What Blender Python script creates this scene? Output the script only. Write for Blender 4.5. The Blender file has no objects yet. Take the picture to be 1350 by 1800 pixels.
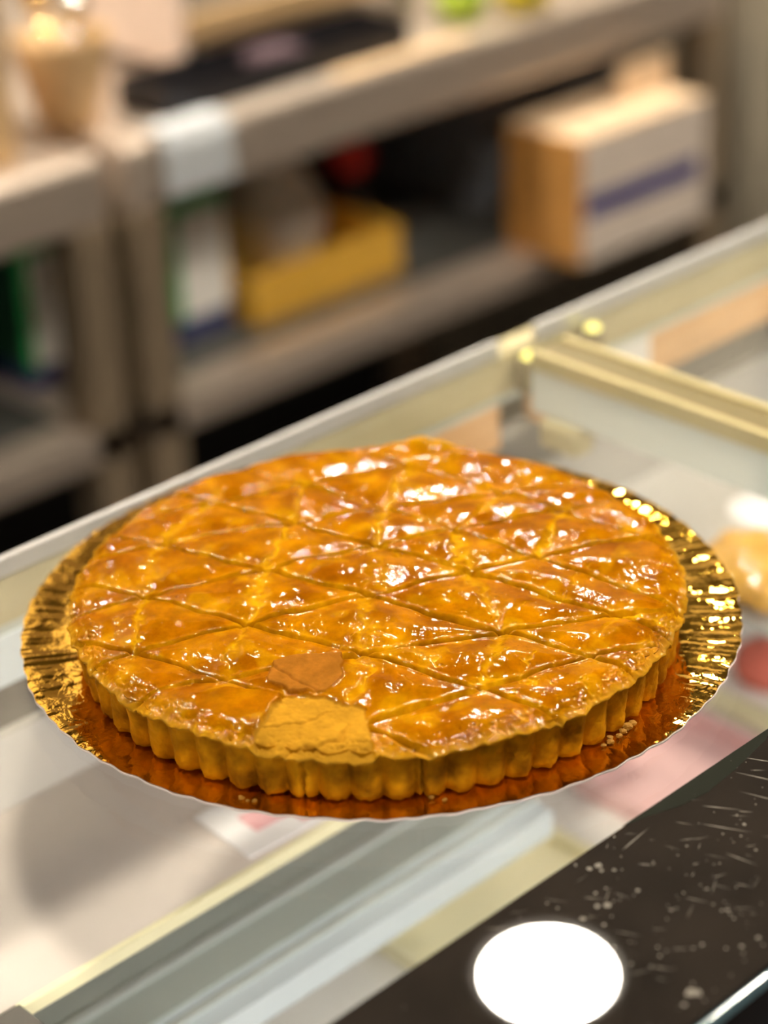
import bpy, bmesh, math, random
import numpy as np
from mathutils import Matrix, Vector

random.seed(7)
S = bpy.context.scene
C = S.collection
PI = math.pi

# ------------------------------------------------------------------ helpers
def put(o, parent=None):
    C.objects.link(o)
    if parent is not None:
        o.parent = parent
    return o

def tag(o, label=None, cat=None, group=None, kind=None):
    if label: o['label'] = label
    if cat: o['category'] = cat
    if group: o['group'] = group
    if kind: o['kind'] = kind
    return o

def thing(name, label, cat, loc=(0, 0, 0), rz=0, group=None):
    o = bpy.data.objects.new(name, None)
    o.empty_display_size = .02
    o.location = loc
    o.rotation_euler = (0, 0, rz)
    put(o)
    return tag(o, label, cat, group)

def obj(name, bm, m, parent=None, smooth=False):
    me = bpy.data.meshes.new(name)
    bm.to_mesh(me); bm.free()
    if smooth:
        for p in me.polygons: p.use_smooth = True
    for k in (m if isinstance(m, (list, tuple)) else [m]):
        me.materials.append(k)
    return put(bpy.data.objects.new(name, me), parent)

def grid_obj(name, P, faces, m, parent=None, attrs=None):
    me = bpy.data.meshes.new(name)
    n = len(P); nf = len(faces)
    me.vertices.add(n)
    me.vertices.foreach_set('co', np.ascontiguousarray(P, dtype=np.float32).ravel())
    me.loops.add(nf * 4)
    me.loops.foreach_set('vertex_index', np.ascontiguousarray(faces, dtype=np.int32).ravel())
    me.polygons.add(nf)
    me.polygons.foreach_set('loop_start', np.arange(0, nf * 4, 4, dtype=np.int32))
    me.update(calc_edges=True)
    me.polygons.foreach_set('use_smooth', np.ones(nf, dtype=bool))
    for k, v in (attrs or {}).items():
        a = me.attributes.new(k, 'FLOAT', 'POINT')
        a.data.foreach_set('value', np.ascontiguousarray(v, dtype=np.float32).ravel())
    me.materials.append(m)
    me.update()
    return put(bpy.data.objects.new(name, me), parent)

def box(bm, x0, x1, y0, y1, z0, z1, bevel=0, seg=2, mi=0):
    r = bmesh.ops.create_cube(bm, size=1.0)
    vs = r['verts']
    for v in vs:
        v.co = Vector((x0 + (v.co.x + .5) * (x1 - x0), y0 + (v.co.y + .5) * (y1 - y0), z0 + (v.co.z + .5) * (z1 - z0)))
    fs = set(f for v in vs for f in v.link_faces)
    for f in fs: f.material_index = mi
    if bevel:
        es = list(set(e for v in vs for e in v.link_edges))
        bmesh.ops.bevel(bm, geom=es, offset=bevel, segments=seg, affect='EDGES', profile=.5)
    return bm

def B(*a, **k):
    return box(bmesh.new(), *a, **k)

def lathe(bm, prof, n=40, cx=0, cy=0):
    rings = []
    for r, z in prof:
        rings.append([bm.verts.new((cx + r * math.cos(2 * PI * i / n), cy + r * math.sin(2 * PI * i / n), z)) for i in range(n)])
    for a, b in zip(rings, rings[1:]):
        for i in range(n):
            j = (i + 1) % n
            bm.faces.new((a[i], a[j], b[j], b[i]))
    if prof[0][0] > 1e-5: bm.faces.new(list(reversed(rings[0])))
    if prof[-1][0] > 1e-5: bm.faces.new(rings[-1])
    bmesh.ops.recalc_face_normals(bm, faces=bm.faces)
    return bm

def L(*prof, **k):
    return lathe(bmesh.new(), prof, **k)

def tube(bm, a, b, r, n=12):
    a = Vector(a); b = Vector(b); d = b - a
    q = d.to_track_quat('Z', 'Y').to_matrix().to_4x4()
    bmesh.ops.create_cone(bm, cap_ends=True, segments=n, radius1=r, radius2=r, depth=d.length,
                          matrix=Matrix.Translation((a + b) / 2) @ q)
    return bm

# ------------------------------------------------------------------ noise in numpy
def perlin(x, y, seed=0):
    rng = np.random.default_rng(seed)
    perm = rng.permutation(256); perm = np.concatenate([perm, perm])
    g = rng.normal(size=(256, 2)); g /= np.linalg.norm(g, axis=1)[:, None]
    xi = np.floor(x).astype(int); yi = np.floor(y).astype(int)
    xf = x - xi; yf = y - yi
    u = xf ** 3 * (xf * (xf * 6 - 15) + 10); v = yf ** 3 * (yf * (yf * 6 - 15) + 10)
    def gr(i, j):
        h = perm[(perm[(xi + i) & 255] + yi + j) & 255]
        return g[h, 0] * (xf - i) + g[h, 1] * (yf - j)
    return (1 - v) * ((1 - u) * gr(0, 0) + u * gr(1, 0)) + v * ((1 - u) * gr(0, 1) + u * gr(1, 1))

def fbm(x, y, seed=0, oct=3):
    s = 0
    for o in range(oct):
        s = s + perlin(x * 2 ** o, y * 2 ** o, seed + o) * .5 ** o
    return s

def sstep(a, b, x):
    t = np.clip((x - a) / (b - a), 0, 1)
    return t * t * (3 - 2 * t)

def seg_dist(x, y, pts):
    d = np.full(x.shape, 1e9)
    for (ax, ay), (bx, by) in zip(pts, pts[1:]):
        dx, dy = bx - ax, by - ay
        t = np.clip(((x - ax) * dx + (y - ay) * dy) / (dx * dx + dy * dy + 1e-9), 0, 1)
        d = np.minimum(d, np.hypot(x - ax - t * dx, y - ay - t * dy))
    return d

def poly_sd(x, y, pts):
    d = seg_dist(x, y, pts + pts[:1])
    ins = np.zeros(x.shape, bool)
    for (ax, ay), (bx, by) in zip(pts, pts[1:] + pts[:1]):
        c = ((ay > y) != (by > y)) & (x < (bx - ax) * (y - ay) / (by - ay + 1e-12) + ax)
        ins ^= c
    return np.where(ins, d, -d)        # positive inside

# ------------------------------------------------------------------ materials
def mat(name, col, rough=.5, metal=0., coat=0., spec=.5, noise=0., nscale=20, bump=0., bscale=200, stretch=None, emit=None, estr=0.):
    m = bpy.data.materials.new(name); m.use_nodes = True
    nt = m.node_tree; N = nt.nodes; K = nt.links
    p = N['Principled BSDF']
    p.inputs['Base Color'].default_value = (*col, 1)
    p.inputs['Roughness'].default_value = rough
    p.inputs['Metallic'].default_value = metal
    p.inputs['Coat Weight'].default_value = coat
    p.inputs['Coat Roughness'].default_value = .06
    p.inputs['Specular IOR Level'].default_value = spec
    if name == 'black_glossy_ledge': p.inputs['Coat Roughness'].default_value = .004
    if emit:
        p.inputs['Emission Color'].default_value = (*emit, 1)
        p.inputs['Emission Strength'].default_value = estr
    if noise or bump:
        tc = N.new('ShaderNodeTexCoord'); mp = N.new('ShaderNodeMapping')
        K.new(tc.outputs['Object'], mp.inputs['Vector'])
        if stretch: mp.inputs['Scale'].default_value = stretch
    if noise:
        n = N.new('ShaderNodeTexNoise'); n.inputs['Scale'].default_value = nscale; n.inputs['Detail'].default_value = 4
        K.new(mp.outputs['Vector'], n.inputs['Vector'])
        r = N.new('ShaderNodeMapRange'); r.inputs['From Min'].default_value = .3; r.inputs['From Max'].default_value = .7
        r.inputs['To Min'].default_value = 1 - noise; r.inputs['To Max'].default_value = 1 + noise
        K.new(n.outputs['Fac'], r.inputs['Value'])
        v = N.new('ShaderNodeVectorMath'); v.operation = 'SCALE'; v.inputs[0].default_value = col
        K.new(r.outputs['Result'], v.inputs['Scale'])
        K.new(v.outputs['Vector'], p.inputs['Base Color'])
    if bump:
        n = N.new('ShaderNodeTexNoise'); n.inputs['Scale'].default_value = bscale; n.inputs['Detail'].default_value = 3
        K.new(mp.outputs['Vector'], n.inputs['Vector'])
        b = N.new('ShaderNodeBump'); b.inputs['Strength'].default_value = bump; b.inputs['Distance'].default_value = .001
        K.new(n.outputs['Fac'], b.inputs['Height'])
        K.new(b.outputs['Normal'], p.inputs['Normal'])
    return m

def glass_mat(name, tint, refl=1.0):
    m = bpy.data.materials.new(name); m.use_nodes = True
    nt = m.node_tree; N = nt.nodes; K = nt.links
    N.remove(N['Principled BSDF'])
    out = N['Material Output']
    t = N.new('ShaderNodeBsdfTransparent'); t.inputs['Color'].default_value = (*tint, 1)
    g = N.new('ShaderNodeBsdfGlossy'); g.inputs['Roughness'].default_value = .01
    f = N.new('ShaderNodeFresnel'); f.inputs['IOR'].default_value = 1.45
    s = N.new('ShaderNodeMath'); s.operation = 'MULTIPLY'; s.inputs[1].default_value = refl
    K.new(f.outputs['Fac'], s.inputs[0])
    ge = N.new('ShaderNodeNewGeometry'); mr = N.new('ShaderNodeMapRange')      # the back face sees the same glass
    mr.inputs['To Min'].default_value = 1.45; mr.inputs['To Max'].default_value = 1 / 1.45
    K.new(ge.outputs['Backfacing'], mr.inputs['Value']); K.new(mr.outputs['Result'], f.inputs['IOR'])
    x = N.new('ShaderNodeMixShader')
    K.new(s.outputs[0], x.inputs['Fac']); K.new(t.outputs[0], x.inputs[1]); K.new(g.outputs[0], x.inputs[2])
    K.new(x.outputs[0], out.inputs['Surface'])
    return m

def emis(name, col, st):
    m = bpy.data.materials.new(name); m.use_nodes = True
    nt = m.node_tree; N = nt.nodes
    N.remove(N['Principled BSDF'])
    e = N.new('ShaderNodeEmission'); e.inputs['Color'].default_value = (*col, 1); e.inputs['Strength'].default_value = st
    nt.links.new(e.outputs[0], N['Material Output'].inputs['Surface'])
    return m

M = dict(
    steel=mat('brushed_steel', (.64, .54, .45), .42, .6, noise=.12, nscale=6, stretch=(1, 8, 8)),
    steel_leg=mat('steel_tube', (.40, .31, .21), .45, .5, noise=.1, nscale=8),
    steel_cab=mat('steel_cabinet_sheet', (.50, .45, .35), .45, .4, noise=.1, nscale=4),
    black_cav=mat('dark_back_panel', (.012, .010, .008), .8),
    shelf_in=mat('dull_shelf_top', (.16, .16, .15), .5, .4, noise=.2),
    glass=glass_mat('clear_glass', (.975, .98, .972)),
    glass_edge=mat('polished_glass_edge', (.62, .70, .66), .25, 0, coat=.5),
    amber_edge=mat('amber_lit_glass_edge', (.50, .42, .21), .3, 0, coat=.5),
    olive=mat('olive_sealant', (.16, .125, .05), .5),
    ledge=mat('black_glossy_ledge', (.013, .0095, .007), .6, 0, coat=1.0, spec=.05, noise=.3, nscale=30),
    navy=mat('dark_front_glass', (.008, .014, .02), .15, 0, coat=.6),
    blue_edge=mat('pale_blue_glass_edge', (.12, .22, .26), .3, 0, coat=.3),
    scratch=mat('scratch_dust', (.20, .18, .15), .8),
    seal=mat('black_rubber', (.010, .011, .007), .5, spec=.05),
    alu=mat('aluminium_trim', (.60, .59, .575), .4, .4),
    cream=mat('cream_rail', (.40, .345, .19), .5, noise=.08),
    wood=mat('orange_wood_slat', (.62, .36, .16), .5, noise=.2, nscale=12, stretch=(1, 6, 6)),
    gap=mat('dark_grey_gap', (.13, .12, .105), .6),
    door=mat('pale_door_panel', (.66, .64, .60), .45, noise=.08, nscale=5),
    steel_door=mat('grey_steel_door', (.36, .35, .33), .4, .3, noise=.1, nscale=5, stretch=(1, 6, 6)),
    shelf_grey=mat('grey_shelf_top', (.46, .45, .43), .35, .2, noise=.2, nscale=7),
    deck=mat('white_deck', (.80, .77, .72), .4, noise=.05, nscale=5),
    shelf=mat('pale_shelf_top', (.60, .54, .495), .75, noise=.12, nscale=6),
    rail_grey=mat('grey_green_profile', (.44, .49, .45), .45, .0, noise=.06),
    rib=mat('pale_rib', (.56, .61, .58), .4),
    flange=mat('pale_blue_flange', (.62, .70, .74), .4),
    lightline=mat('cream_shelf_edge', (.85, .80, .52), .35),
    bracket=mat('dark_bracket', (.09, .08, .07), .5),
    paper=mat('white_paper', (.84, .83, .84), .6),
    pink=mat('pink_print', (.72, .38, .40), .6),
    palepink=mat('pale_pink_tray', (.80, .52, .50), .5, noise=.08, nscale=10),
    paleyellow=mat('pale_yellow_tray', (.84, .78, .52), .5, noise=.06, nscale=10),
    red=mat('red_plastic', (.75, .04, .03), .4),
    coral=mat('coral_red', (.80, .20, .14), .5),
    white=mat('white_plastic', (.86, .84, .80), .45),
    pinkwhite=mat('warm_white_enamel', (.82, .66, .56), .4, noise=.05),
    grey=mat('grey_panel', (.33, .30, .26), .5),
    tan=mat('tan_wood', (.60, .40, .20), .5, noise=.15, nscale=15),
    blacktray=mat('black_tray', (.010, .010, .014), .4),
    purple=mat('dusky_purple_cloth', (.10, .06, .075), .8),
    green=mat('green_print', (.015, .34, .08), .5),
    dkgreen=mat('dark_green_print', (.02, .10, .05), .5),
    navyprint=mat('navy_print', (.02, .03, .14), .5),
    stripe=mat('blue_stripe', (.006, .012, .20), .5, spec=.2),
    card=mat('orange_brown_cardboard', (.74, .36, .09), .7, noise=.06),
    cardwhite=mat('white_card', (.84, .72, .62), .6, noise=.05),
    cardtop=mat('tan_card_top', (.78, .58, .38), .7),
    yellow=mat('yellow_plastic', (.74, .42, .05), .5, noise=.06),
    mustard=mat('mustard_jar', (.55, .42, .07), .4),
    bag=mat('grey_plastic_bag', (.74, .70, .64), .4, bump=.6, bscale=40),
    bluegrey=mat('blue_grey_plastic', (.20, .21, .24), .5),
    darktub=mat('dark_brown_tub', (.035, .03, .025), .5),
    lemon=mat('lemon_skin', (.80, .66, .04), .45, bump=.3, bscale=120),
    lime=mat('lime_skin', (.36, .50, .03), .45, bump=.3, bscale=120),
    brass=mat('polished_brass', (.85, .65, .25), .12, 1.0),
    chrome=mat('chrome', (.6, .58, .54), .15, 1.0),
    linen=mat('pale_blue_grey_cloth', (.62, .65, .68), .8, bump=.4, bscale=60),
    kraft=mat('kraft_paper', (.70, .50, .30), .7),
    floor=mat('dark_floor_tile', (.05, .035, .03), .5, noise=.2, nscale=3),
    wallm=mat('brown_wall_paint', (.10, .07, .045), .7, noise=.06, nscale=3),
    ceilm=mat('ceiling_paint', (.10, .075, .05), .8),
    trim=mat('white_lamp_trim', (.8, .8, .78), .4),
    lamp=emis('lamp_lens', (1.0, .90, .75), 900),
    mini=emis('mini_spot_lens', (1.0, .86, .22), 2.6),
    led=emis('led_strip', (1.0, .94, .89), 20.0),
    croissant=mat('golden_pastry', (.70, .38, .06), .4, coat=.4, noise=.25, nscale=60, bump=.6, bscale=90),
    cardboard=mat('board_core', (.72, .62, .58), .7),
)

def tart_top_mat():
    m = bpy.data.materials.new('egg_washed_pastry'); m.use_nodes = True
    nt = m.node_tree; N = nt.nodes; K = nt.links
    p = N['Principled BSDF']
    def attr(n):
        a = N.new('ShaderNodeAttribute'); a.attribute_name = n; return a.outputs['Fac']
    tc = N.new('ShaderNodeTexCoord')
    def nz(scale, detail=4, rough=.55):
        n = N.new('ShaderNodeTexNoise'); n.inputs['Scale'].default_value = scale; n.inputs['Detail'].default_value = detail
        n.inputs['Roughness'].default_value = rough
        K.new(tc.outputs['Object'], n.inputs['Vector']); return n.outputs['Fac']
    def rng(v, a, b, c=0., d=1.):
        r = N.new('ShaderNodeMapRange'); r.interpolation_type = 'SMOOTHSTEP'
        r.inputs['From Min'].default_value = a; r.inputs['From Max'].default_value = b
        r.inputs['To Min'].default_value = c; r.inputs['To Max'].default_value = d
        K.new(v, r.inputs['Value']); return r.outputs['Result']
    def mix(f, a, b):
        x = N.new('ShaderNodeMix'); x.data_type = 'RGBA'
        if isinstance(f, float): x.inputs['Factor'].default_value = f
        else: K.new(f, x.inputs['Factor'])
        for s, v in (('A', a), ('B', b)):
            i = [k for k in x.inputs if k.name == s and k.type == 'RGBA'][0]
            if isinstance(v, tuple): i.default_value = (*v, 1)
            else: K.new(v, i)
        return [k for k in x.outputs if k.type == 'RGBA'][0]
    def math_(op, a, b):
        x = N.new('ShaderNodeMath'); x.operation = op
        for i, v in enumerate((a, b)):
            if isinstance(v, float): x.inputs[i].default_value = v
            else: K.new(v, x.inputs[i])
        return x.outputs[0]
    crack, matte, brown, flap = attr('crack'), attr('matte'), attr('brown'), attr('flap')
    col = mix(rng(nz(45), .35, .68), (.225, .066, .0003), (.335, .124, .0004))
    col = mix(brown, col, (.10, .020, .0006))
    col = mix(rng(nz(420, 2), .66, .76, 0., .55), col, (.12, .03, .002))
    col = mix(crack, col, (.47, .23, .002))
    col = mix(matte, col, (.37, .18, .013))
    col = mix(flap, col, (.25, .092, .010))
    hv = N.new('ShaderNodeVectorMath'); hv.operation = 'SCALE'
    K.new(col, hv.inputs[0]); K.new(rng(nz(85, 6, .7), .3, .72, .78, 1.18), hv.inputs['Scale'])
    K.new(hv.outputs['Vector'], p.inputs['Base Color'])
    dull = math_('MAXIMUM', matte, flap)
    dull2 = math_('MAXIMUM', dull, math_('MULTIPLY', crack, .45))
    gl = math_('SUBTRACT', 1.0, dull2)
    K.new(math_('MULTIPLY', gl, .36), p.inputs['Coat Weight'])
    K.new(rng(nz(160, 3), .35, .7, .03, .09), p.inputs['Coat Roughness'])
    p.inputs['Coat IOR'].default_value = 1.33
    K.new(rng(dull, 0., 1., .42, .75), p.inputs['Roughness'])
    p.inputs['Specular IOR Level'].default_value = .0
    p.inputs['Subsurface Weight'].default_value = .0
    b1 = N.new('ShaderNodeBump'); b1.inputs['Strength'].default_value = .13; b1.inputs['Distance'].default_value = .0004
    K.new(nz(330, 3), b1.inputs['Height'])
    b2 = N.new('ShaderNodeBump'); b2.inputs['Strength'].default_value = .09; b2.inputs['Distance'].default_value = .0002
    vo = N.new('ShaderNodeTexVoronoi'); vo.feature = 'DISTANCE_TO_EDGE'; vo.inputs['Scale'].default_value = 620
    K.new(tc.outputs['Object'], vo.inputs['Vector'])
    K.new(rng(vo.outputs['Distance'], 0., .12), b2.inputs['Height'])
    K.new(b1.outputs['Normal'], b2.inputs['Normal'])
    K.new(b2.outputs['Normal'], p.inputs['Normal']); K.new(b2.outputs['Normal'], p.inputs['Coat Normal'])
    return m

def crust_mat():
    m = bpy.data.materials.new('baked_crust'); m.use_nodes = True
    nt = m.node_tree; N = nt.nodes; K = nt.links
    p = N['Principled BSDF']
    tc = N.new('ShaderNodeTexCoord')
    n = N.new('ShaderNodeTexNoise'); n.inputs['Scale'].default_value = 90; n.inputs['Detail'].default_value = 5
    K.new(tc.outputs['Object'], n.inputs['Vector'])
    r = N.new('ShaderNodeValToRGB')
    p.inputs['Roughness'].default_value = .8
    r.color_ramp.elements[0].position = .30; r.color_ramp.elements[0].color = (.19, .070, .002, 1)
    r.color_ramp.elements[1].position = .62; r.color_ramp.elements[1].color = (.54, .235, .004, 1)
    K.new(n.outputs['Fac'], r.inputs['Fac']); K.new(r.outputs['Color'], p.inputs['Base Color'])
    p.inputs['Roughness'].default_value = .7
    p.inputs['Specular IOR Level'].default_value = .03
    n2 = N.new('ShaderNodeTexNoise'); n2.inputs['Scale'].default_value = 600; n2.inputs['Detail'].default_value = 3
    K.new(tc.outputs['Object'], n2.inputs['Vector'])
    b = N.new('ShaderNodeBump'); b.inputs['Strength'].default_value = .5; b.inputs['Distance'].default_value = .0008
    K.new(n2.outputs['Fac'], b.inputs['Height']); K.new(b.outputs['Normal'], p.inputs['Normal'])
    return m

def gold_mat():
    m = bpy.data.materials.new('gold_foil'); m.use_nodes = True
    nt = m.node_tree; N = nt.nodes; K = nt.links
    p = N['Principled BSDF']
    p.inputs['Base Color'].default_value = (.80, .47, .06, 1)
    p.inputs['Metallic'].default_value = 1.0
    p.inputs['Roughness'].default_value = .09
    tc = N.new('ShaderNodeTexCoord')
    n = N.new('ShaderNodeTexNoise'); n.inputs['Scale'].default_value = 130; n.inputs['Detail'].default_value = 2; n.inputs['Distortion'].default_value = 1.2
    K.new(tc.outputs['Object'], n.inputs['Vector'])
    b = N.new('ShaderNodeBump'); b.inputs['Strength'].default_value = .22; b.inputs['Distance'].default_value = .0015
    K.new(n.outputs['Fac'], b.inputs['Height'])
    n2 = N.new('ShaderNodeTexNoise'); n2.inputs['Scale'].default_value = 360; n2.inputs['Detail'].default_value = 1; n2.inputs['Distortion'].default_value = 2
    K.new(tc.outputs['Object'], n2.inputs['Vector'])
    b2 = N.new('ShaderNodeBump'); b2.inputs['Strength'].default_value = .12; b2.inputs['Distance'].default_value = .0004
    K.new(n2.outputs['Fac'], b2.inputs['Height']); K.new(b.outputs['Normal'], b2.inputs['Normal'])
    K.new(b2.outputs['Normal'], p.inputs['Normal'])
    return m

# ------------------------------------------------------------------ the setting
def struct(name, bm, m):
    o = obj(name, bm, m); o['kind'] = 'structure'; return o

FL = -1.15
struct('floor', B(-3.2, 3.4, -3.2, 1.7, FL - .05, FL), M['floor'])
struct('wall_back', B(-3.2, 3.4, 1.7, 1.8, FL, 1.5), M['wallm'])
struct('wall_right', B(3.4, 3.5, -3.2, 1.8, FL, 1.5), M['wallm'])
struct('ceiling', B(-3.2, 3.5, -3.2, 1.8, 1.5, 1.55), M['ceilm'])

struct('trim_1', B(.15, .97, 1.66, 1.70, .85, 1.45, bevel=.004), mat('pale_wall_panel', (.78, .68, .52), .6))  # unseen panel added so the gold board reflects something bright
# ceiling downlights
def make_lamp(x, y, label):
    t = thing('ceiling_downlight', label, 'lamp', (x, y, 1.5), 0, 'ceiling downlights over the counter')
    obj('trim_ring', L((.0805, 0), (.108, 0), (.108, -.006), (.102, -.010), (.084, -.008), (.0805, -.004)), M['trim'], t, True)
    obj('lens', L((.0, -.005), (.080, -.005), n=48), M['lamp'], t)
    return t
make_lamp(1.198, 1.006, 'round ceiling downlight that shows mirrored in the black counter edge')
for x, y in [(.10, 1.15), (1.95, -.9), (-1.1, 1.05), (-.25, -.5), (1.15, -.5)]:
    make_lamp(x, y, 'round recessed ceiling downlight outside the picture frame')

# ------------------------------------------------------------------ display case
case = thing('display_case', 'glass topped bakery display case with black front edge carrying the tart', 'display case', (0, 0, FL))
def cs(name, bm, m, smooth=False, parent=None):
    o = obj(name, bm, m, parent if parent else case, smooth)
    if parent is None: o.matrix_parent_inverse = Matrix.Translation((0, 0, -FL))
    return o
XL, XR, XJ = -.75, 1.15, .239
# body below
cs('base_cabinet', B(XL, XR, -.225, .165, FL, -.29), M['navy'])
cs('deck', B(XL, XR, -.20, .15, -.29, -.25), M['deck'])
cs('front_panel', B(XL, XR, -.236, -.226, -.29, -.012), M['navy'])
# two glass panes meeting over the divider
for x0, x1 in ((XL, .2253), (.2527, XR)):
    g = cs('glass_pane', B(x0, x1, -.1598, .1488, -.008, 0), M['glass'])
    obj('rear_edge', B(x0, x1, .1490, .1522, -.0085, .0003, bevel=.0006), M['alu'], g).matrix_parent_inverse = Matrix()  # pale strip holds the bright reflection along the glass edge in its colour
# black front ledge
lg = cs('ledge', B(XL, XR, -.2380, -.1600, -.010, 0, bevel=.0012, seg=3), M['ledge'])
obj('front_edge', B(XL, XR, -.2392, -.2380, -.0075, -.0022, bevel=.0004), M['blue_edge'], lg)  # highlight along the edge put into a pale blue strip
# divider between the two compartments
dv = cs('divider', B(.2265, .2520, -.155, .128, -.032, -.0085), M['rib'])
obj('divider_edge', B(.2255, .2292, -.1595, .128, -.0084, .0006), M['amber_edge'], dv)
obj('divider_edge', B(.2482, .2525, -.1595, .128, -.0084, .0006), M['amber_edge'], dv)
obj('divider_seam', B(.2292, .2482, -.1595, .128, -.0084, -.0012), M['olive'], dv)
br = cs('bracket_block', B(.222, .2375, .095, .120, -.048, -.0325, bevel=.003), M['cream'])
# back of the case
cs('back_rail', B(XL, XR, .150, .165, -.031, -.009), M['cream'])
cs('rail_groove', B(XL, XR, .151, .165, -.036, -.031), M['rail_grey'])
cs('wooden_slat', B(.09, .226, .1500, .166, -.060, -.036), M['wood'])  # orange strips alternating with the pale ones
cs('wooden_slat', B(.262, .30, .1500, .166, -.060, -.036), M['wood'])
cs('wooden_slat', B(.345, XR, .1500, .166, -.060, -.036), M['wood'])
cs('pale_slat', B(.30, .345, .1500, .166, -.060, -.036), M['door'])
cs('pale_slat', B(XL, .09, .1500, .166, -.060, -.036), M['flange'])
cs('back_gap', B(XL, XR, .156, .168, -.084, -.060), M['gap'])  # dark strip with the gap's shade put into its colour
cs('back_door', B(XL, -.02, .150, .162, -.25, -.084), M['door'])
cs('back_door', B(-.016, .239, .151, .163, -.25, -.084), M['steel_door'])
cs('back_door', B(.243, XR, .150, .162, -.25, -.084), M['steel_door'])
# upper shelf with its bright front edge
for x0, x1 in ((-.215, .225), (.256, XR)):
    yf = .0405 if x0 < 0 else -.010
    sh = cs('glass_shelf', B(x0, x1, yf, .1495, -.126, -.120), M['shelf' if x0 < 0 else 'shelf_grey'])
    obj('shelf_edge', B(max(x0, -.164), x1, yf - .0035, yf, -.1262, -.1195, bevel=.0008), M['lightline'], sh)
cs('shelf_bracket', B(-.215, -.164, -.03, .0365, -.131, -.117), M['bracket'])
# light profile below the shelf
rp = cs('light_profile', B(-.35, .135, .052, .097, -.200, -.180), M['rail_grey'])
obj('profile_rib', B(-.35, .135, .0725, .0765, -.1805, -.1775), M['rib'], rp)
obj('profile_flange', B(-.35, .135, .032, .052, -.196, -.182), M['flange'], rp)
obj('profile_rib', B(-.35, .135, .0425, .0455, -.1825, -.1795), M['rib'], rp)
# led strip under the front ledge
cs('led_strip', B(XL + .05, XR - .05, -.200, -.185, -.022, -.011), M['led'])
# two dark caps with glowing yellow domes under the rear edge of the panes
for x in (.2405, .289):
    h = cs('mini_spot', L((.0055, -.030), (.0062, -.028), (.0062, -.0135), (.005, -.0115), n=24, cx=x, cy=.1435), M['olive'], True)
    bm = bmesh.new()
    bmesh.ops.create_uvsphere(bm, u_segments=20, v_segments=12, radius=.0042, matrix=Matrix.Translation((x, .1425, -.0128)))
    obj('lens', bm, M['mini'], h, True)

# worn marks on the ledge: one mesh of shallow scratches and dust flecks
def scratches():
    bm = bmesh.new(); rnd = random.Random(3)
    def blade(x, y, a, l, w, z=.00006):
        d = Vector((math.cos(a), math.sin(a), 0)) * l / 2; n = Vector((-math.sin(a), math.cos(a), 0)) * w / 2
        c = Vector((x, y, 0)); h = Vector((0, 0, z))
        k = [c - d, c - d * .3 + n, c + d, c - d * .3 - n]
        low = [bm.verts.new(v) for v in k]; top = bm.verts.new(c - d * .2 + h)
        for i in range(4): bm.faces.new((low[i], low[(i + 1) % 4], top))
        bm.faces.new(list(reversed(low)))
    def fleck(x, y, r):
        n = rnd.randint(5, 8); ph = rnd.random() * 6
        v = [bm.verts.new((x + r * rnd.uniform(.6, 1.2) * math.cos(ph + 2 * PI * i / n), y + r * rnd.uniform(.6, 1.2) * math.sin(ph + 2 * PI * i / n), 0.00002)) for i in range(n)]
        c = bm.verts.new((x, y, r * .5))
        for i in range(n): bm.faces.new((v[i], v[(i + 1) % n], c))
    # long scratches seen in the photograph: centre, angle, length
    for _ in range(62):
        x = rnd.gauss(-.045, .035); y = rnd.uniform(-.222, -.163)
        a = rnd.choice((-1.15, -1.0, -.9, .35, -.6)) + rnd.gauss(0, .16)
        blade(x, y, a, rnd.uniform(.002, .010), rnd.uniform(.00012, .00035))
    for x, y, a, l in ((.012, -.180, -1.2, .026), (.004, -.190, -1.25, .030), (.020, -.172, -1.1, .016), (-.02, -.186, -1.1, .018), (-.012, -.178, -1.0, .014), (-.045, -.168, .1, .016), (.05, -.19, -1.2, .02), (-.03, -.20, -1.4, .012)):
        blade(x, y, a, l, .0004)
    for _ in range(170):
        x = rnd.gauss(-.045, .05); y = rnd.uniform(-.235, -.162)
        fleck(x, y, rnd.uniform(.00012, .00055) * (1 if rnd.random() < .9 else 1.6))
    for x, y, r in ((-.088, -.183, .0011), (-.080, -.182, .0010), (-.0775, -.1838, .0013), (-.064, -.1685, .0013), (-.0675, -.1675, .0010), (-.0655, -.171, .0009), (-.092, -.229, .0017), (-.0905, -.2305, .0016), (-.0975, -.231, .0009), (-.058, -.228, .0008)):
        fleck(x, y, r)
    return bm
so = obj('scratch_marks', scratches(), M['scratch'], lg)
so['kind'] = 'stuff'
# the glossy dark patch where the ledge paint is worn away beside the pane
bm = bmesh.new()
pts = [(-.043, -.1603), (.041, -.1603), (.030, -.1640), (.010, -.1672), (-.008, -.1688), (-.020, -.1672), (-.032, -.1632)]
lo = [bm.verts.new((x, y, 0)) for x, y in pts]; hi = [bm.verts.new((x, y, .0001)) for x, y in pts]
bm.faces.new(hi); bm.faces.new(list(reversed(lo)))
for i in range(len(pts)):
    bm.faces.new((lo[i], lo[(i + 1) % len(pts)], hi[(i + 1) % len(pts)], hi[i]))
bmesh.ops.recalc_face_normals(bm, faces=bm.faces)
obj('worn_patch', bm, M['seal'], lg)

# ------------------------------------------------------------------ things inside the case
def simple(name, bm, m, label, cat, group=None, smooth=False):
    return tag(obj(name, bm, m, None, smooth), label, cat, group)

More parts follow.
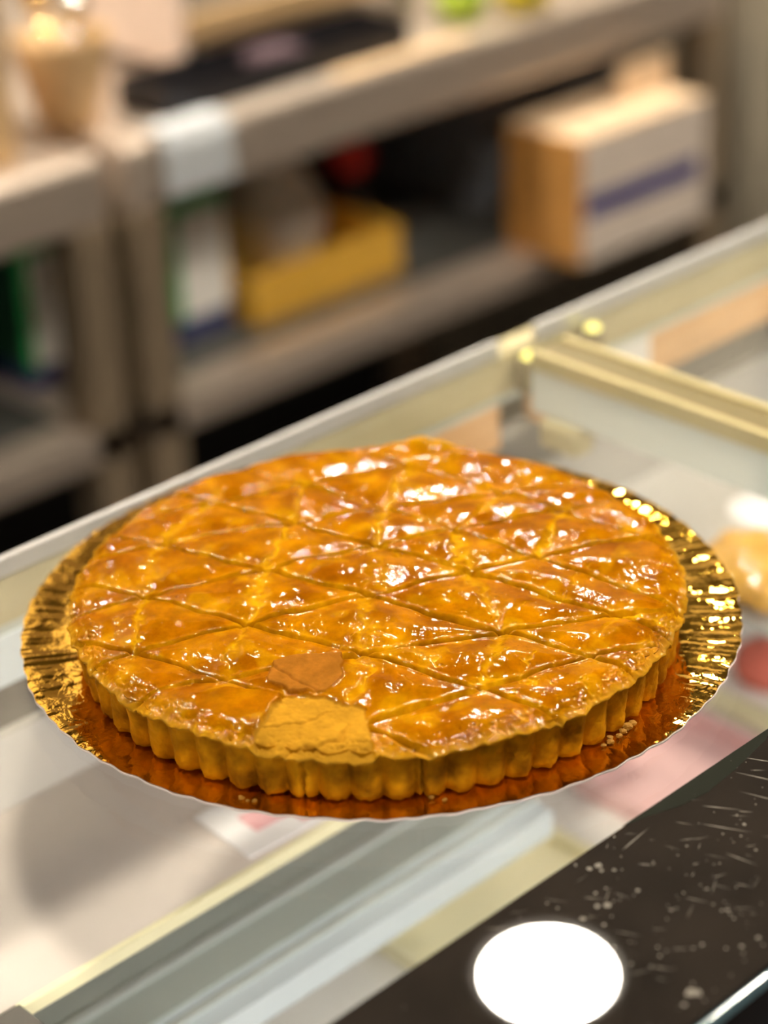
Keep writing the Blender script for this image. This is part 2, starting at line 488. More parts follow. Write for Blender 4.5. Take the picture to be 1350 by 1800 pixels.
def card(x, y, z, rz, w, d, label, blocks):
    t = thing('price_card', label, 'card', (x, y, z), rz, None)
    obj('card_sheet', B(-w / 2, w / 2, -d / 2, d / 2, 0, .0012), M['paper'], t)
    for bx, by, bw, bd in blocks:
        obj('printed_block', B(bx - bw / 2, bx + bw / 2, by - bd / 2, by + bd / 2, .0012, .0017), M['pink'], t)
    return t
card(-.004, .062, -.1198, -.05, .072, .040, 'white card with dusky pink print on the shelf below the gold board', [(-.014, -.001, .018, .014), (.006, -.010, .020, .012)])

def tray(name, x0, x1, y0, y1, z, h, m, label, cat, rim=.004):
    t = thing(name, label, cat, ((x0 + x1) / 2, (y0 + y1) / 2, z))
    w, d = (x1 - x0) / 2, (y1 - y0) / 2
    obj('tray_base', B(-w, w, -d, d, 0, .003, bevel=.001), m, t)
    bm = bmesh.new()
    box(bm, -w, w, -d, -d + rim, .003, h); box(bm, -w, w, d - rim, d, .003, h)
    box(bm, -w, -w + rim, -d + rim, d - rim, .003, h); box(bm, w - rim, w, -d + rim, d - rim, .003, h)
    obj('tray_rim', bm, m, t)
    return t
tray('pastry_tray', .225, .320, -.03, .100, -.25, .012, M['palepink'], 'pale pink tray on the case floor right of the tart', 'tray')
tray('pastry_tray', .060, .185, -.04, .088, -.25, .010, M['paleyellow'], 'pale yellow tray on the case floor below the black edge', 'tray')
tray('label_strip', .338, .352, .00, .115, -.25, .006, M['paleyellow'], 'narrow pale yellow strip on the case floor at the right', 'strip', .002)
simple('white_card', B(.062, .100, .096, .112, -.25, -.247), M['paper'], 'small bright white card lying on the case floor in front of the grey profile', 'card')
simple('red_lid', L((.0, -.25), (.020, -.25), (.022, -.246), (.022, -.238), (.019, -.235), (.0, -.2345), n=32, cx=.392, cy=.093), M['coral'],
       'round coral red lid on the case floor at the right edge', 'lid', smooth=True)

def pastry(x, y, z, rz, sx, sy, sz, label):
    bm = bmesh.new()
    bmesh.ops.create_icosphere(bm, subdivisions=4, radius=1)
    for v in bm.verts:
        a = math.atan2(v.co.y, v.co.x)
        k = 1 + .06 * math.sin(7 * a) + .05 * math.sin(4 * v.co.x * 3)
        v.co = Vector((v.co.x * sx * k, v.co.y * sy * k, max(v.co.z, -.75) * sz * k + .75 * sz))
    o = obj('pastry_bun', bm, M['croissant'], None, True)
    o.location = (x, y, z); o.rotation_euler = (0, 0, rz)
    return tag(o, label, 'pastry')
pastry(.285, .030, -.12, 1.0, .036, .025, .012, 'golden pastry on the case shelf at the right edge')
simple('paper_doily', L((.0, -.1198), (.019, -.1198), (.020, -.119), (.0, -.1188), n=32, cx=.352, cy=.074), M['paper'],
       'small white paper on the case shelf behind the golden pastry', 'paper')

# ------------------------------------------------------------------ gold cake board
TC = np.array([-.0118, -.0113])
def build_board():
    t = thing('cake_board', 'round gold foil cake board with crinkled edge under the tart', 'cake board', (0, 0, 0))
    na, rs = 1440, np.concatenate([np.linspace(0.2, 100, 30), np.linspace(101, 140, 84)])
    th = np.linspace(0, 2 * PI, na, endpoint=False)
    R, T = np.meshgrid(rs, th, indexing='ij')
    cx, cy = np.cos(T), np.sin(T)
    edge = .32 * np.sin(72 * T + 1.5 * perlin(cx * 3, cy * 3, 5)) + 1.0 * perlin(cx * 9, cy * 9, 6)
    Rr = R + edge * sstep(112, 140, R)
    pl = perlin(cx * 26, cy * 26, 11) + .7 * perlin(cx * 55 + 3, cy * 55, 12)
    z = 2.0 + .8 * sstep(124, 140, R) + .20 * pl * sstep(112, 130, R) \
        + .22 * perlin(Rr * cx / 9, Rr * cy / 9, 13) * sstep(105, 118, R) + .6 * perlin(cx * 4, cy * 4, 14) * sstep(118, 140, R)
    # one sharp fold on the left rim
    a0 = math.radians(149)
    da = (T - a0) * 130
    z += np.where(np.abs(da) < 6, -.4 * np.exp(-(da / .9) ** 2) + .35 * np.exp(-((da - 2.4) / 1.6) ** 2), 0) * sstep(112, 124, R)
    P = np.stack([Rr * cx, Rr * cy, z], -1) / 1000
    nr = len(rs)
    idx = np.arange(nr * na).reshape(nr, na)
    a, b = idx[:-1], idx[1:]
    F = np.stack([a, b, np.roll(b, -1, 1), np.roll(a, -1, 1)], -1).reshape(-1, 4)
    grid_obj('foil_top', P.reshape(-1, 3), F, gold_mat(), t)
    # pale card core under the foil
    sel = [0, 15, 29] + list(range(31, nr, 2)) + ([nr - 1] if nr % 2 else [])
    top = P[sel] - np.array([0, 0, .0004])
    bot = P[sel] - np.array([0, 0, .0013]); bot[..., 2] = np.maximum(bot[..., 2], .0001)
    rim = P[nr - 1:nr] * np.array([1.0005, 1.0005, 1]) - np.array([0, 0, .0006])
    Q = np.concatenate([top, rim, bot[::-1]])
    k = len(Q); idx = np.arange(k * na).reshape(k, na)
    a, b = idx[:-1], idx[1:]
    F = np.stack([a, b, np.roll(b, -1, 1), np.roll(a, -1, 1)], -1).reshape(-1, 4)
    o = grid_obj('card_core', Q.reshape(-1, 3), F, M['cardboard'], t)
    o['label'] = 'pale card underside showing as a thin rim'
build_board()

# ------------------------------------------------------------------ the tart
NF = 62                       # flutes round the crust
def flute(T):
    return 2 * np.abs(np.sin(NF * T / 2 + .5 * np.sin(3 * T))) ** .8 - 1.2

def build_tart():
    t = thing('fluted_tart', 'large round golden tart with glossy scored top and fluted crust', 'tart', (float(TC[0]), float(TC[1]), .0026))
    na, nr = 1280, 300
    th = np.linspace(0, 2 * PI, na, endpoint=False)
    rho = np.linspace(.002, 1, nr)
    RH, T = np.meshgrid(rho, th, indexing='ij')
    cx, cy = np.cos(T), np.sin(T)
    redge = 117.0 + .55 * flute(T) + 1.5 * perlin(cx * 7, cy * 7, 21) + 1.0 * perlin(cx * 30, cy * 30, 22)
    r = RH * (117.0 + (redge - 117.0) * sstep(.86, 1, RH))
    x, y = r * cx, r * cy
    # score lines, (angle, offset), in millimetres about the tart centre
    fam1 = [(-25, 83), (-30, 49.5), (-24, 19.5), (-22.5, -15), (-30, -56), (-20, -90)]
    fam2 = [(-81, 82), (-81, 43.5), (-77, 17.5), (-74, -17), (-74, -53.2), (-76, -89)]
    wx = x + 1.1 * fbm(x / 22, y / 22, 31, 2) * 2; wy = y + 1.1 * fbm(x / 22 + 9, y / 22, 33, 2) * 2
    def lin(a, o):
        a = math.radians(a); return wx * -math.sin(a) + wy * math.cos(a) - o
    dl = []; dirs = []
    for a, o in fam1 + fam2:
        dl.append(lin(a, o))
    D = np.abs(np.stack(dl)); dmin = D.min(0)
    # lattice vertices
    def inter(l1, l2):
        A = np.array([[-math.sin(math.radians(l1[0])), math.cos(math.radians(l1[0]))], [-math.sin(math.radians(l2[0])), math.cos(math.radians(l2[0]))]])
        return np.linalg.solve(A, np.array([l1[1], l2[1]]))
    V = [[inter(a, b) for b in fam2] for a in fam1]
    # cell puff and groove
    puff = 2.3 * (1 - np.exp(-(dmin / 8.5) ** 1.4))
    rg = np.random.default_rng(4)
    groove = 0; lips = 0; brown = 0; yel = 0
    for i, d in enumerate(dl):
        a = math.radians((fam1 + fam2)[i][0])
        s = x * math.cos(a) + y * math.sin(a)
        w = 1.0 + .9 * perlin(s / 17, np.full_like(s, i * 7.3), 41)
        w = np.clip(w * .7, .32, 1.5)
        ad = np.abs(d)
        groove = np.maximum(groove, 2.1 * np.clip(.55 + .9 * perlin(s / 26, np.full_like(s, i * 3.1), 42) + .3, .25, 1.2) * np.exp(-(ad / w) ** 2))
        lips = lips + .55 * np.exp(-((ad - w - 1.0) / .75) ** 2)
        dark = np.clip(.55 + 1.3 * perlin(s / 20, np.full_like(s, i * 5.7 + 2), 43), 0, 1)
        brown = np.maximum(brown, dark * np.exp(-(ad / (w * .75)) ** 2))
        yel = np.maximum(yel, (.35 + .5 * (1 - dark)) * np.exp(-((d - .9 * w) / (w * .9 + .3)) ** 2))
    # yellow seams along the short diagonals, where the glaze has split
    qx = x + 2.6 * fbm(x / 9, y / 9, 51, 3) * 2; qy = y + 2.6 * fbm(x / 9 + 5, y / 9 + 3, 54, 3) * 2
    seam = np.zeros_like(x); seamd = np.zeros_like(x)
    for i in range(5):
        for j in range(5):
            for p, q in ((V[i][j], V[i + 1][j + 1]), (V[i + 1][j], V[i][j + 1])):
                if np.hypot(*(p - q)) > 48: continue
                if min(np.hypot(*p), np.hypot(*q)) > 122: continue
                k = rg.uniform(.15, 1.0)
                d = seg_dist(qx, qy, [tuple(p), tuple(q)])
                w = rg.uniform(1.3, 3.2)
                seam = np.maximum(seam, k * np.exp(-(d / w) ** 2))
                seamd = np.maximum(seamd, k * np.exp(-(d / (w * .8)) ** 2))
    # spreading of yellow near the score crossings
    for i in range(6):
        for j in range(6):
            p = V[i][j]
            if np.hypot(*p) > 115: continue
            d = np.hypot(qx - p[0], qy - p[1])
            seam = np.maximum(seam, rg.uniform(.2, .85) * np.exp(-(d / rg.uniform(3, 6)) ** 2))
    # fine cracks
    jx = x + 1.1 * perlin(x / 2.2, y / 2.2, 58); jy = y + 1.1 * perlin(x / 2.2, y / 2.2, 59)
    rid = np.abs(fbm(jx / 15, jy / 15, 61, 2)); cm = sstep(-.05, .35, fbm(x / 40, y / 40, 66, 2) + .35 * sstep(80, 112, r))
    fine = np.exp(-(rid / .020) ** 2) * cm * sstep(-.1, .25, perlin(x / 6, y / 6, 67))
    # blisters and unevenness
    act = .5 + .5 * sstep(-.1, .35, fbm(x / 28, y / 28, 70, 2) + .25 * sstep(85, 112, r))
    bl = 1.3 * fbm(x / 26, y / 26, 71, 1) + act * (.95 * perlin(x / 10, y / 10, 73) + .34 * perlin(x / 4.6, y / 4.6, 76) + .10 * perlin(x / 2.2, y / 2.2, 77))
    wr = sstep(.05, .5, perlin(x / 30, y / 30, 78)) * .16 * np.sin(fbm(x / 14, y / 22, 79, 1) * 16)
    dome = 2.6 * (1 - (r / 117) ** 2)
    z = 24.2 + dome + puff - groove + lips * .6 + bl + wr - 1.3 * seamd - .8 * fine
    brown = np.clip(brown + .30 * sstep(.1, .5, fbm(x / 16, y / 16, 81, 2)), 0, 1)
    crack = (1 - .9 * brown) * np.clip(np.maximum(yel, seam * 1.15) * (.75 + .8 * perlin(x / 3, y / 3, 83)) + fine * .8 + .35 * sstep(.15, .45, fbm(x / 13, y / 13, 84, 2)), 0, 1)
    # patches without glaze
    px = x + 1.6 * fbm(x / 5, y / 5, 91, 2); py = y + 1.6 * fbm(x / 5 + 4, y / 5, 92, 2)
    broken = poly_sd(px, py, [(-112, -52), (-94, -42), (-81, -37), (-73, -46), (-67, -64), (-78, -80), (-88, -92), (-108, -80), (-116, -60)])
    flp = poly_sd(px, py, [(-79, -27), (-70, -20), (-61, -24), (-50, -35), (-61, -47), (-70, -48), (-78, -38)])
    smo = poly_sd(px, py, [(-113, -22), (-102, -15), (-91, -19), (-79, -36), (-90, -42), (-108, -37)])
    mb = sstep(-.2, .8, broken); mf = sstep(-.1, .5, flp); ms = sstep(-.3, 1.2, smo)
    base = 24.2 + dome
    z = z * (1 - mb) + mb * (base - .4 + .9 * fbm(x / 9, y / 9, 95, 3) + .30 * perlin(x / 1.6, y / 1.6, 96))
    bcr = seg_dist(px, py, [(-108, -60), (-98, -60), (-92, -66), (-84, -70), (-76, -66)])
    bcr2 = seg_dist(px, py, [(-97, -46), (-86, -54), (-76, -56)])
    z -= mb * (1.5 * np.exp(-(bcr / .7) ** 2) + 1.0 * np.exp(-(bcr2 / .6) ** 2))
    z = z * (1 - mf) + mf * (base + 2.4 + .10 * (x + 62) * .4 + .45 * fbm(x / 6, y / 6, 97, 3) - .7 * np.exp(-(seg_dist(px, py, [(-73, -22), (-72, -48)]) / .6) ** 2))
    z = z * (1 - ms) + ms * (base + 1.6 + .35 * fbm(x / 15, y / 15, 98, 2))
    crack = crack * (1 - mf) * (1 - .85 * ms) * (1 - mb); brown = brown * (1 - mb) * (1 - mf) * (1 - .6 * ms)
    brown = np.maximum(brown, mb * .7 * np.exp(-(bcr / .5) ** 2))
    # raised lip of crust at the back
    bd = np.hypot((r - 112) / 5, ((T + PI) % (2 * PI) - PI - math.radians(34)) * 112 / 16)
    z += 5.5 * np.exp(-bd ** 2)
    cd = np.hypot(x - 92, y - 57)
    z -= 2.2 * np.exp(-(cd / 5) ** 2); crack = np.maximum(crack, np.exp(-bd ** 2)); brown = np.maximum(brown * (1 - np.exp(-bd ** 2)), .9 * np.exp(-(cd / 4) ** 2) * sstep(.0, .4, perlin(x / 3, y / 3, 99) + .3))
    # rim: flaky rounded edge
    e = sstep(.93, 1.0, RH)
    flake = perlin(cx * 40, cy * 40, 101) + .6 * perlin(cx * 90, cy * 90, 102)
    z = z * (1 - .35 * e) + .35 * e * 23.0
    z -= 3.4 * np.clip((RH - .90) / .10, 0, 1) ** 2.4
    z += .9 * flake * sstep(.95, 1, RH)
    crack = np.maximum(crack, .75 * sstep(.965, 1, RH) * np.clip(.6 + flake, 0, 1))
    edgecr = np.abs(perlin(T * 16 + .5 * perlin(jx / 2, jy / 2, 104), RH * 34 + .5 * perlin(jx / 2, jy / 2, 105), 103)); ecm = sstep(.91, .96, RH) * sstep(1.0, .985, RH)
    z -= .9 * np.exp(-(edgecr / .05) ** 2) * ecm; crack = np.maximum(crack, .5 * ecm * np.exp(-(edgecr / .05) ** 2))
    matte = np.maximum(mb, .55 * sstep(.97, 1, RH))
    z = z - 1.6
    P = np.stack([x, y, z], -1)
    # curl under
    last = P[-1]
    e1 = last * np.array([.9985, .9985, 1]); e1[:, 2] -= .9
    e2 = last * np.array([.985, .985, 1]); e2[:, 2] -= 1.5
    e3 = last * np.array([.95, .95, 1]); e3[:, 2] -= 1.7
    P = np.concatenate([P, e1[None], e2[None], e3[None]]) / 1000
    def ext(a, v=None):
        return np.concatenate([a, np.repeat(a[-1:], 3, 0) if v is None else np.full((3, na), v)])
    n2 = nr + 3
    idx = np.arange(n2 * na).reshape(n2, na)
    a, b = idx[:-1], idx[1:]
    F = np.stack([a, b, np.roll(b, -1, 1), np.roll(a, -1, 1)], -1).reshape(-1, 4)
    grid_obj('scored_top', P.reshape(-1, 3), F, tart_top_mat(), t,
             dict(crack=ext(crack), matte=ext(matte, .8), brown=ext(brown, 0), flap=ext(mf, 0)))
    # fluted side
    nz = 46
    tt = np.linspace(0, 1, nz)
    ZT, T = np.meshgrid(tt, th, indexing='ij')
    cx, cy = np.cos(T), np.sin(T)
    fl = flute(T)
    rr = 112.9 + 1.5 * ZT ** .9 + 2.0 * fl * (1 - .3 * ZT)
    rr += .7 * perlin(T * 22, ZT * 2.5, 111) + .45 * perlin(T * 60, ZT * 7, 112) + .25 * perlin(T * 160, ZT * 18, 113)
    rr -= 1.2 * sstep(.10, 0, ZT) * np.clip(.5 + perlin(T * 50, ZT * 0, 114), 0, 1.5)
    for ang, wob, top in ((-2.56, 1, 1.0), (-2.20, 2, 1.2)):
        da = (T - (ang % (2 * PI)) + .008 * perlin(ZT * 5, ZT * 0 + wob, 115)) * 115
        rr -= 3.2 * np.exp(-(da / .6) ** 2)
    zz = .3 + 20.6 * ZT + .5 * perlin(T * 45, ZT * 0, 116) * (1 - ZT)
    P = np.stack([rr * cx, rr * cy, zz], -1)
    capb = P[0] * np.array([.9, .9, 1]); capb[:, 2] = .3
    capc = P[0] * np.array([.001, .001, 1]); capc[:, 2] = .3
    P = np.concatenate([capc[None], capb[None], P]) / 1000
    n2 = nz + 2
    idx = np.arange(n2 * na).reshape(n2, na)
    a, b = idx[:-1], idx[1:]
    F = np.stack([a, np.roll(a, -1, 1), np.roll(b, -1, 1), b], -1).reshape(-1, 4)
    grid_obj('fluted_crust', P.reshape(-1, 3), F, crust_mat(), t)
    return t
build_tart()

# crumbs lying on the gold board
def crumb(x, y, s, label, group):
    bm = bmesh.new()
    bmesh.ops.create_icosphere(bm, subdivisions=2, radius=1)
    rnd = random.Random(int((x + 1) * 1e6))
    for v in bm.verts:
        v.co *= rnd.uniform(.7, 1.15)
        v.co = Vector((v.co.x * s, v.co.y * s * .8, v.co.z * s * .65))
    o = obj('pastry_crumb', bm, CR, None)
    o.location = (x, y, .0024 + s * .5); o.rotation_euler = (0, 0, rnd.random() * 6)
    return tag(o, label, 'crumb', group)
CR = mat('crumb_crust', (.30, .14, .008), .8, bump=.5, bscale=700)
for x, y, s in ((.000, -.1262, .0022), (-.003, -.1268, .0016), (.003, -.1258, .0017), (-.006, -.1275, .0013), (-.011, -.1278, .0015), (-.014, -.1272, .0011), (-.009, -.1260, .0013)):
    crumb(x, y, s, 'pastry crumb in the little pile on gold foil right of the front', 'crumbs at the right front of the board')
for x, y, s in ((-.1215, -.0580, .0013), (-.1195, -.0625, .0011), (-.1210, -.0605, .0008)):
    crumb(x, y, s, 'tiny pastry crumb on gold foil at the left front', 'crumbs at the left front of the board')
for x, y, s in ((-.0770, -.1050, .0011), (-.0750, -.1095, .0011)):
    crumb(x, y, s, 'tiny pastry crumb on gold foil before the tart at front centre', 'crumbs at the front centre of the board')

# ------------------------------------------------------------------ steel work tables behind
def work_table(x0, x1, label):
    t = thing('steel_work_table', label, 'table', ((x0 + x1) / 2, 1.3, FL))
    w = (x1 - x0) / 2; Z = -FL
    def part(n, bm, m): return obj(n, bm, m, t)
    part('tabletop', B(-w, w, -.30, .30, Z - .247, Z - .18, bevel=.008), M['steel'])
    us = part('undershelf', B(-w, w, -.30, .28, Z - .481, Z - .445, bevel=.004), M['steel'])
    obj('shelf_liner', B(-w + .05, w - .05, -.255, .262, Z - .4449, Z - .4444), M['shelf_in'], us)
    part('back_panel', B(-w, w, .285, .30, .12, Z - .248), M['black_cav'])  # dark sheet added, the cavity's shade put into its colour
    for sx in (-1, 1):
        for y in (-.3, .24):
            a = -w if sx < 0 else w - .043
            l = part('leg', B(a, a + .043, y, y + .043, .03, Z - .247, bevel=.004), M['steel_leg'])
            obj('foot', L((.016, 0), (.020, .004), (.016, .03), n=16, cx=a + .0215, cy=y + .0215), M['darktub'], l)
    return t
work_table(-.55, .602, 'stainless steel work table at the left behind the case')
work_table(.624, 1.515, 'long stainless steel work table in the middle behind the case')

t = thing('steel_cabinet', 'tall beige grey steel cabinet at the right end of the work table', 'cabinet', (1.9, 1.3, FL))
obj('body', B(-.36, .36, -.32, .35, .10, 2.1, bevel=.006), M['steel_cab'], t)
obj('plinth', B(-.34, .34, -.29, .33, 0, .10), M['darktub'], t)
d = obj('door', B(-.352, .352, -.345, -.321, .14, 2.06, bevel=.004), M['steel_cab'], t)
obj('handle', B(.29, .31, -.375, -.346, 1.0, 1.5, bevel=.004), M['chrome'], d)

TT = -.18; US = -.4444
simple('folded_cloth', bmesh.new(), M['linen'], 'pale grey cloth folded over the front edge of the steel table', 'cloth')
def cloth():
    bm = bmesh.new()
    prof = [(1.025, TT + .003), (1.012, TT + .004), (.9985, TT + .003), (.9935, TT - .01), (.993, TT - .04), (.9925, TT - .055)]
    n = 14; rows = []
    for i in range(n + 1):
        x = .665 + .080 * i / n
        rows.append([bm.verts.new((x, y - .0012 * (1 + math.sin(i * 1.1)), z)) for y, z in prof])
    fs = []
    for a, b in zip(rows, rows[1:]):
        for k in range(len(prof) - 1):
            fs.append(bm.faces.new((a[k], b[k], b[k + 1], a[k + 1])))
    bmesh.ops.recalc_face_normals(bm, faces=bm.faces)
    bmesh.ops.solidify(bm, geom=bm.faces[:], thickness=.002)
    return bm
o = bpy.data.objects['folded_cloth']; b_ = cloth(); b_.to_mesh(o.data); b_.free()

# appliance on the table: warm white side, grey front, tan lower trim
t = thing('counter_appliance', 'boxy appliance with warm white side and grey front on the steel table', 'appliance', (.96, 1.27, TT))
obj('side_panel', B(-.17, -.16, -.155, .02, .012, .30, bevel=.003), M['pinkwhite'], t)
obj('body', B(-.16, .17, -.15, .02, .045, .30, bevel=.003), M['grey'], t)
obj('lower_trim', B(-.16, .17, -.162, -.15, .040, .066, bevel=.002), M['tan'], t)
for sx in (-.15, .15):
    for y in (-.135, .0):
        obj('foot', L((.012, .0), (.014, .003), (.012, .046), n=20, cx=sx, cy=y), M['chrome'], t, True)
t = tray('baking_tray', .700, 1.02, 1.030, 1.105, TT, .030, M['blacktray'], 'low black tray on the table in front of the appliance', 'tray')
simple('purple_cloth', B(.84, .90, 1.045, 1.090, TT + .003, TT + .028, bevel=.008), M['purple'], 'folded dusky purple cloth lying in the black tray', 'cloth', smooth=True)
simple('paper_sheet', B(.90, 1.09, 1.004, 1.026, TT, TT + .0015), M['kraft'], 'brown paper sheet on the front edge of the steel table', 'paper')  # tabletop's tan sheen put into a coloured sheet

def citrus(name, x, y, r, m, label, cat):
    bm = bmesh.new()
    bmesh.ops.create_uvsphere(bm, u_segments=28, v_segments=18, radius=1)
    for v in bm.verts:
        k = .12 * max(0, abs(v.co.x) - .75) / .25
        v.co = Vector((v.co.x * r * (1.2 + k), v.co.y * r * .95, v.co.z * r * .95))
    o = obj(name, bm, m, None, True)
    o.location = (x, y, TT + r * .95); o.rotation_euler = (0, 0, .3)
    return tag(o, label, cat)
citrus('lime', 1.130, 1.062, .029, M['lime'], 'yellow green lime on the table left of the lemon', 'fruit')
citrus('lemon', 1.200, 1.036, .033, M['lemon'], 'bright yellow lemon on the table at the top of the picture', 'fruit')

# left group on the table
simple('cutting_board', B(.505, .535, 1.03, 1.20, TT, TT + .25, bevel=.008), M['tan'], 'tan wooden cutting board standing upright at the far left', 'board')
t = thing('utensil_crock', 'tan conical crock on the steel table left of the white sided appliance', 'crock', (.635, 1.095, TT))
obj('crock_wall', L((.0, .0), (.022, .0), (.027, .004), (.047, .085), (.047, .088), (.044, .088), (.025, .008), (.0, .007), n=36), M['tan'], t, True)
def spoon(dx, dy, lean, h, m, name, label):
    bm = bmesh.new()
    tube(bm, (.635 + dx * .3, 1.095 + dy * .3, TT + .012), (.635 + dx, 1.095 + dy, TT + h), .003)
    o = obj(name, bm, m, None, True); tag(o, label, 'utensil')
    bm = bmesh.new()
    bmesh.ops.create_uvsphere(bm, u_segments=20, v_segments=12, radius=.015, matrix=Matrix.Translation((.635 + dx, 1.095 + dy, TT + h)))
    obj('knob', bm, m, o, True)
spoon(-.008, .02, 0, .122, M['brass'], 'utensil', 'brass knobbed utensil standing in the tan crock')
spoon(.028, .015, 0, .108, M['chrome'], 'utensil', 'grey metal knobbed utensil standing in the tan crock')

def blob(name, x, y, z, sx, sy, sz, m, label, cat, seed=1):
    bm = bmesh.new(); bmesh.ops.create_icosphere(bm, subdivisions=4, radius=1)
    rnd = random.Random(seed); k = [Vector((rnd.gauss(0, 1), rnd.gauss(0, 1), rnd.gauss(0, 1))) * 3 for _ in range(6)]
    for v in bm.verts:
        n = sum(math.sin(v.co.dot(q) + i) for i, q in enumerate(k)) / 6
        c = v.co * (1 + .16 * n); top = 1 - .35 * max(c.z, 0)
        v.co = Vector((c.x * sx * top, c.y * sy * top, (max(c.z, -.7) + .7) * sz))
    o = obj(name, bm, m, None, True); o.location = (x, y, z)
    return tag(o, label, cat)
# undershelf: cartons
def carton(x, y, label):
    t = thing('drink_carton', label, 'carton', (x, y, US), 0, None)
    obj('carton_body', B(-.036, .036, -.05, .05, .022, .135), M['white'], t)
    obj('base_band', B(-.0362, .0362, -.0502, .0502, 0, .022), M['navyprint'], t)
    obj('green_band', B(-.0362, .0362, -.0502, .0502, .135, .158), M['green'], t)
    obj('green_side', B(-.0375, -.036, -.0502, .0502, .022, .135), M['dkgreen'], t)
    obj('green_print', B(-.036, -.026, -.0510, -.050, .022, .135), M['green'], t)
    obj('gable', gable(), M['green'], t)
def gable():
    bm = bmesh.new()
    p = [(-.036, -.05, .158), (.036, -.05, .158), (.036, .05, .158), (-.036, .05, .158), (-.036, 0, .188), (.036, 0, .188)]
    v = [bm.verts.new(k) for k in p]
    for f in ((3, 2, 1, 0), (0, 1, 5, 4), (2, 3, 4, 5), (1, 2, 5), (3, 0, 4)): bm.faces.new([v[i] for i in f])
    bmesh.ops.recalc_face_normals(bm, faces=bm.faces)
    return bm
carton(.785, 1.158, 'white and green carton on the undershelf beside the yellow crate')
carton(.612, 1.176, 'white and green carton on the undershelf left of the steel legs')
simple('dark_bin', B(.40, .55, 1.20, 1.5, US, US + .16, bevel=.01), mat('dark_grey_bin', (.05, .055, .05), .5), 'dark grey bin on the left undershelf behind the carton', 'bin')

# yellow crate and what stands in and behind it
t = thing('yellow_crate', 'shallow yellow crate on the undershelf', 'crate', (.937, 1.195, US))
obj('crate_floor', B(-.108, .108, -.115, .115, 0, .004), M['yellow'], t)
obj('front_wall', B(-.108, .108, -.115, -.109, .004, .056, bevel=.002), M['yellow'], t)
obj('back_wall', B(-.108, .108, .109, .115, .004, .056, bevel=.002), M['yellow'], t)
for x0 in (-.108, .102):
    obj('end_wall', B(x0, x0 + .006, -.109, .109, .004, .056, bevel=.002), M['yellow'], t)
blob('plastic_bag', .965, 1.205, US + .0045, .062, .06, .080, M['bag'], 'crumpled grey plastic bag standing in the yellow crate', 'bag', 4)
t = thing('mustard_jar', 'mustard yellow jar at the left end of the yellow crate', 'jar', (.874, 1.20, US + .0045))
obj('jar_body', L((0, 0), (.024, 0), (.027, .005), (.027, .075), (.022, .085), (0, .086), n=28), M['mustard'], t, True)
obj('lid', L((.0, .0862), (.0235, .0862), (.0235, .100), (.0, .101), n=28), M['darktub'], t, True)
t = thing('dark_bottle', 'dark bottle with round red cap behind the yellow crate', 'bottle', (1.105, 1.225, US))
obj('bottle_body', L((0, 0), (.027, 0), (.029, .004), (.029, .048), (.016, .060), (0, .061), n=28), M['darktub'], t, True)
bm = bmesh.new(); bmesh.ops.create_uvsphere(bm, u_segments=24, v_segments=14, radius=.026, matrix=Matrix.Translation((0, 0, .084)) @ Matrix.Diagonal((1, 1, .9, 1)))
obj('cap', bm, M['red'], t, True)
t = thing('dark_tub', 'dark brown tub on the undershelf between the red capped bottle and the cardboard box', 'tub', (1.165, 1.33, US))
obj('tub_wall', L((0, 0), (.040, 0), (.046, .085), (.043, .085), (.038, .004), (0, .004), n=32), M['darktub'], t, True)

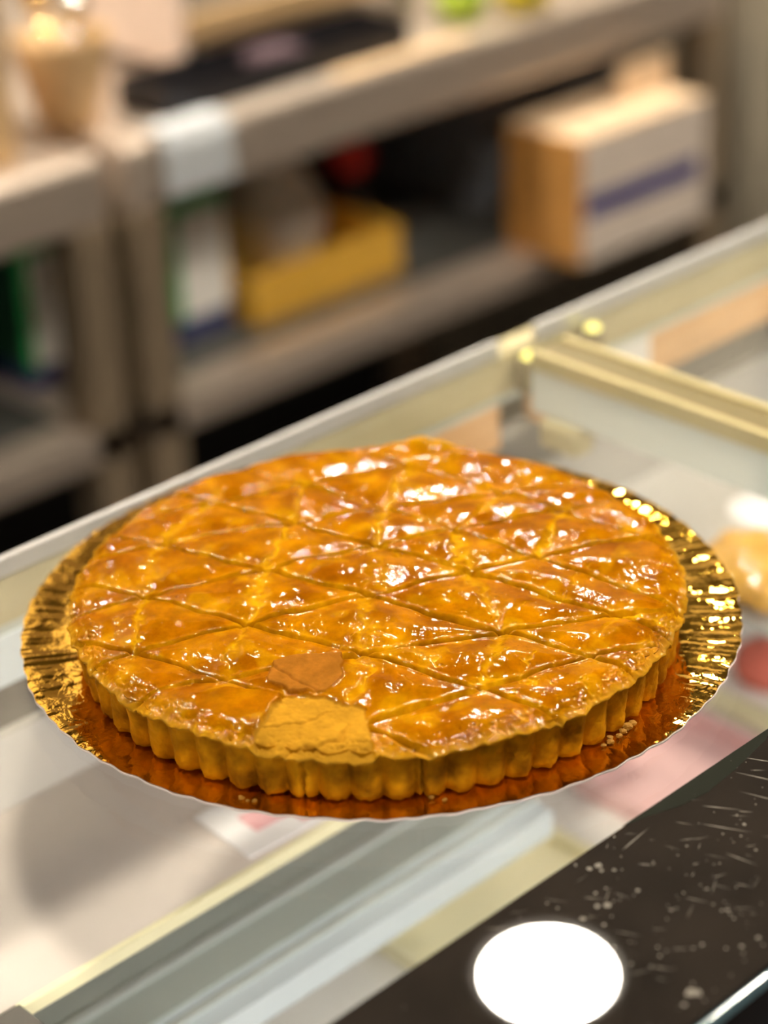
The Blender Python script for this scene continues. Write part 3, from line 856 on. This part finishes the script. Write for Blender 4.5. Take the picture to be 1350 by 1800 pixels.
# cardboard box with a blue stripe
t = thing('cardboard_box', 'white cardboard box with blue stripe and tan end on the undershelf', 'box', (1.287, .990, US))
w, d, h = .106, .055, .140
obj('end_panel', B(-w - .002, -w, -d, d, 0, h), M['card'], t)
obj('front_panel', B(-w, w, -d, -d + .003, 0, h), M['cardwhite'], t)
obj('blue_stripe', B(-w + .004, w - .012, -d - .0008, -d, .052, .076), M['stripe'], t)
obj('back_panel', B(-w, w, d - .003, d, 0, h), M['cardwhite'], t)
obj('end_panel', B(w, w + .002, -d, d, 0, h), M['cardwhite'], t)
obj('bottom', B(-w, w, -d + .003, d - .003, 0, .003), M['card'], t)
obj('top_flap', B(-w, w, -d, d, h, h + .003), M['cardtop'], t)
o = obj('raised_flap', B(.02, w + .001, .0, .004, h + .003, h + .045), M['cardtop'], t)
# blue grey trays stacked behind the box
for k in range(4):
    z = US + k * .034
    tt_ = thing('plastic_tray', ['lowest', 'second lowest', 'second highest', 'topmost'][k] + ' blue grey plastic tray of the stack behind the cardboard box', 'tray', (1.36, 1.28, z), 0, 'blue grey trays stacked under the table')
    obj('tray_shell', B(-.13, .13, -.14, .14, 0, .028, bevel=.006), M['bluegrey'], tt_)
    obj('tray_lip', B(-.135, .135, -.145, .145, .028, .034, bevel=.002), M['bluegrey'], tt_)

# ------------------------------------------------------------------ world and camera
w = bpy.data.worlds.new('shop_daylight'); S.world = w; w.use_nodes = True
bg = w.node_tree.nodes['Background']
bg.inputs['Color'].default_value = (1.0, .90, .76, 1); bg.inputs['Strength'].default_value = .18

cd = bpy.data.cameras.new('camera'); cam = bpy.data.objects.new('camera', cd); C.objects.link(cam)
Rm = ((0.71984475, -0.69300046, -0.03967242), (0.3488588, 0.31177744, 0.8837943), (0.60010089, 0.65003476, -0.46619066))
r_, u_, f_ = [Vector(k) for k in Rm]
mw = Matrix(((r_.x, u_.x, -f_.x, -.49080093), (r_.y, u_.y, -f_.y, -.53600783), (r_.z, u_.z, -f_.z, .42766942), (0, 0, 0, 1)))
cam.matrix_world = mw
cd.sensor_fit = 'VERTICAL'; cd.sensor_height = 36; cd.sensor_width = 27
cd.lens = 3767.0953 * 36 / 1800
cd.clip_start = .01
cd.dof.use_dof = True
cd.dof.focus_distance = .765
cd.dof.aperture_fstop = 4.5
S.camera = cam

S.view_settings.view_transform = 'Standard'
S.view_settings.look = 'None'
S.view_settings.exposure = .35
S.view_settings.gamma = 1
S.view_settings.use_curve_mapping = False
S.render.engine = 'CYCLES'
S.cycles.use_denoising = True
S.cycles.max_bounces = 10
S.cycles.transparent_max_bounces = 16
S.cycles.sample_clamp_indirect = 12
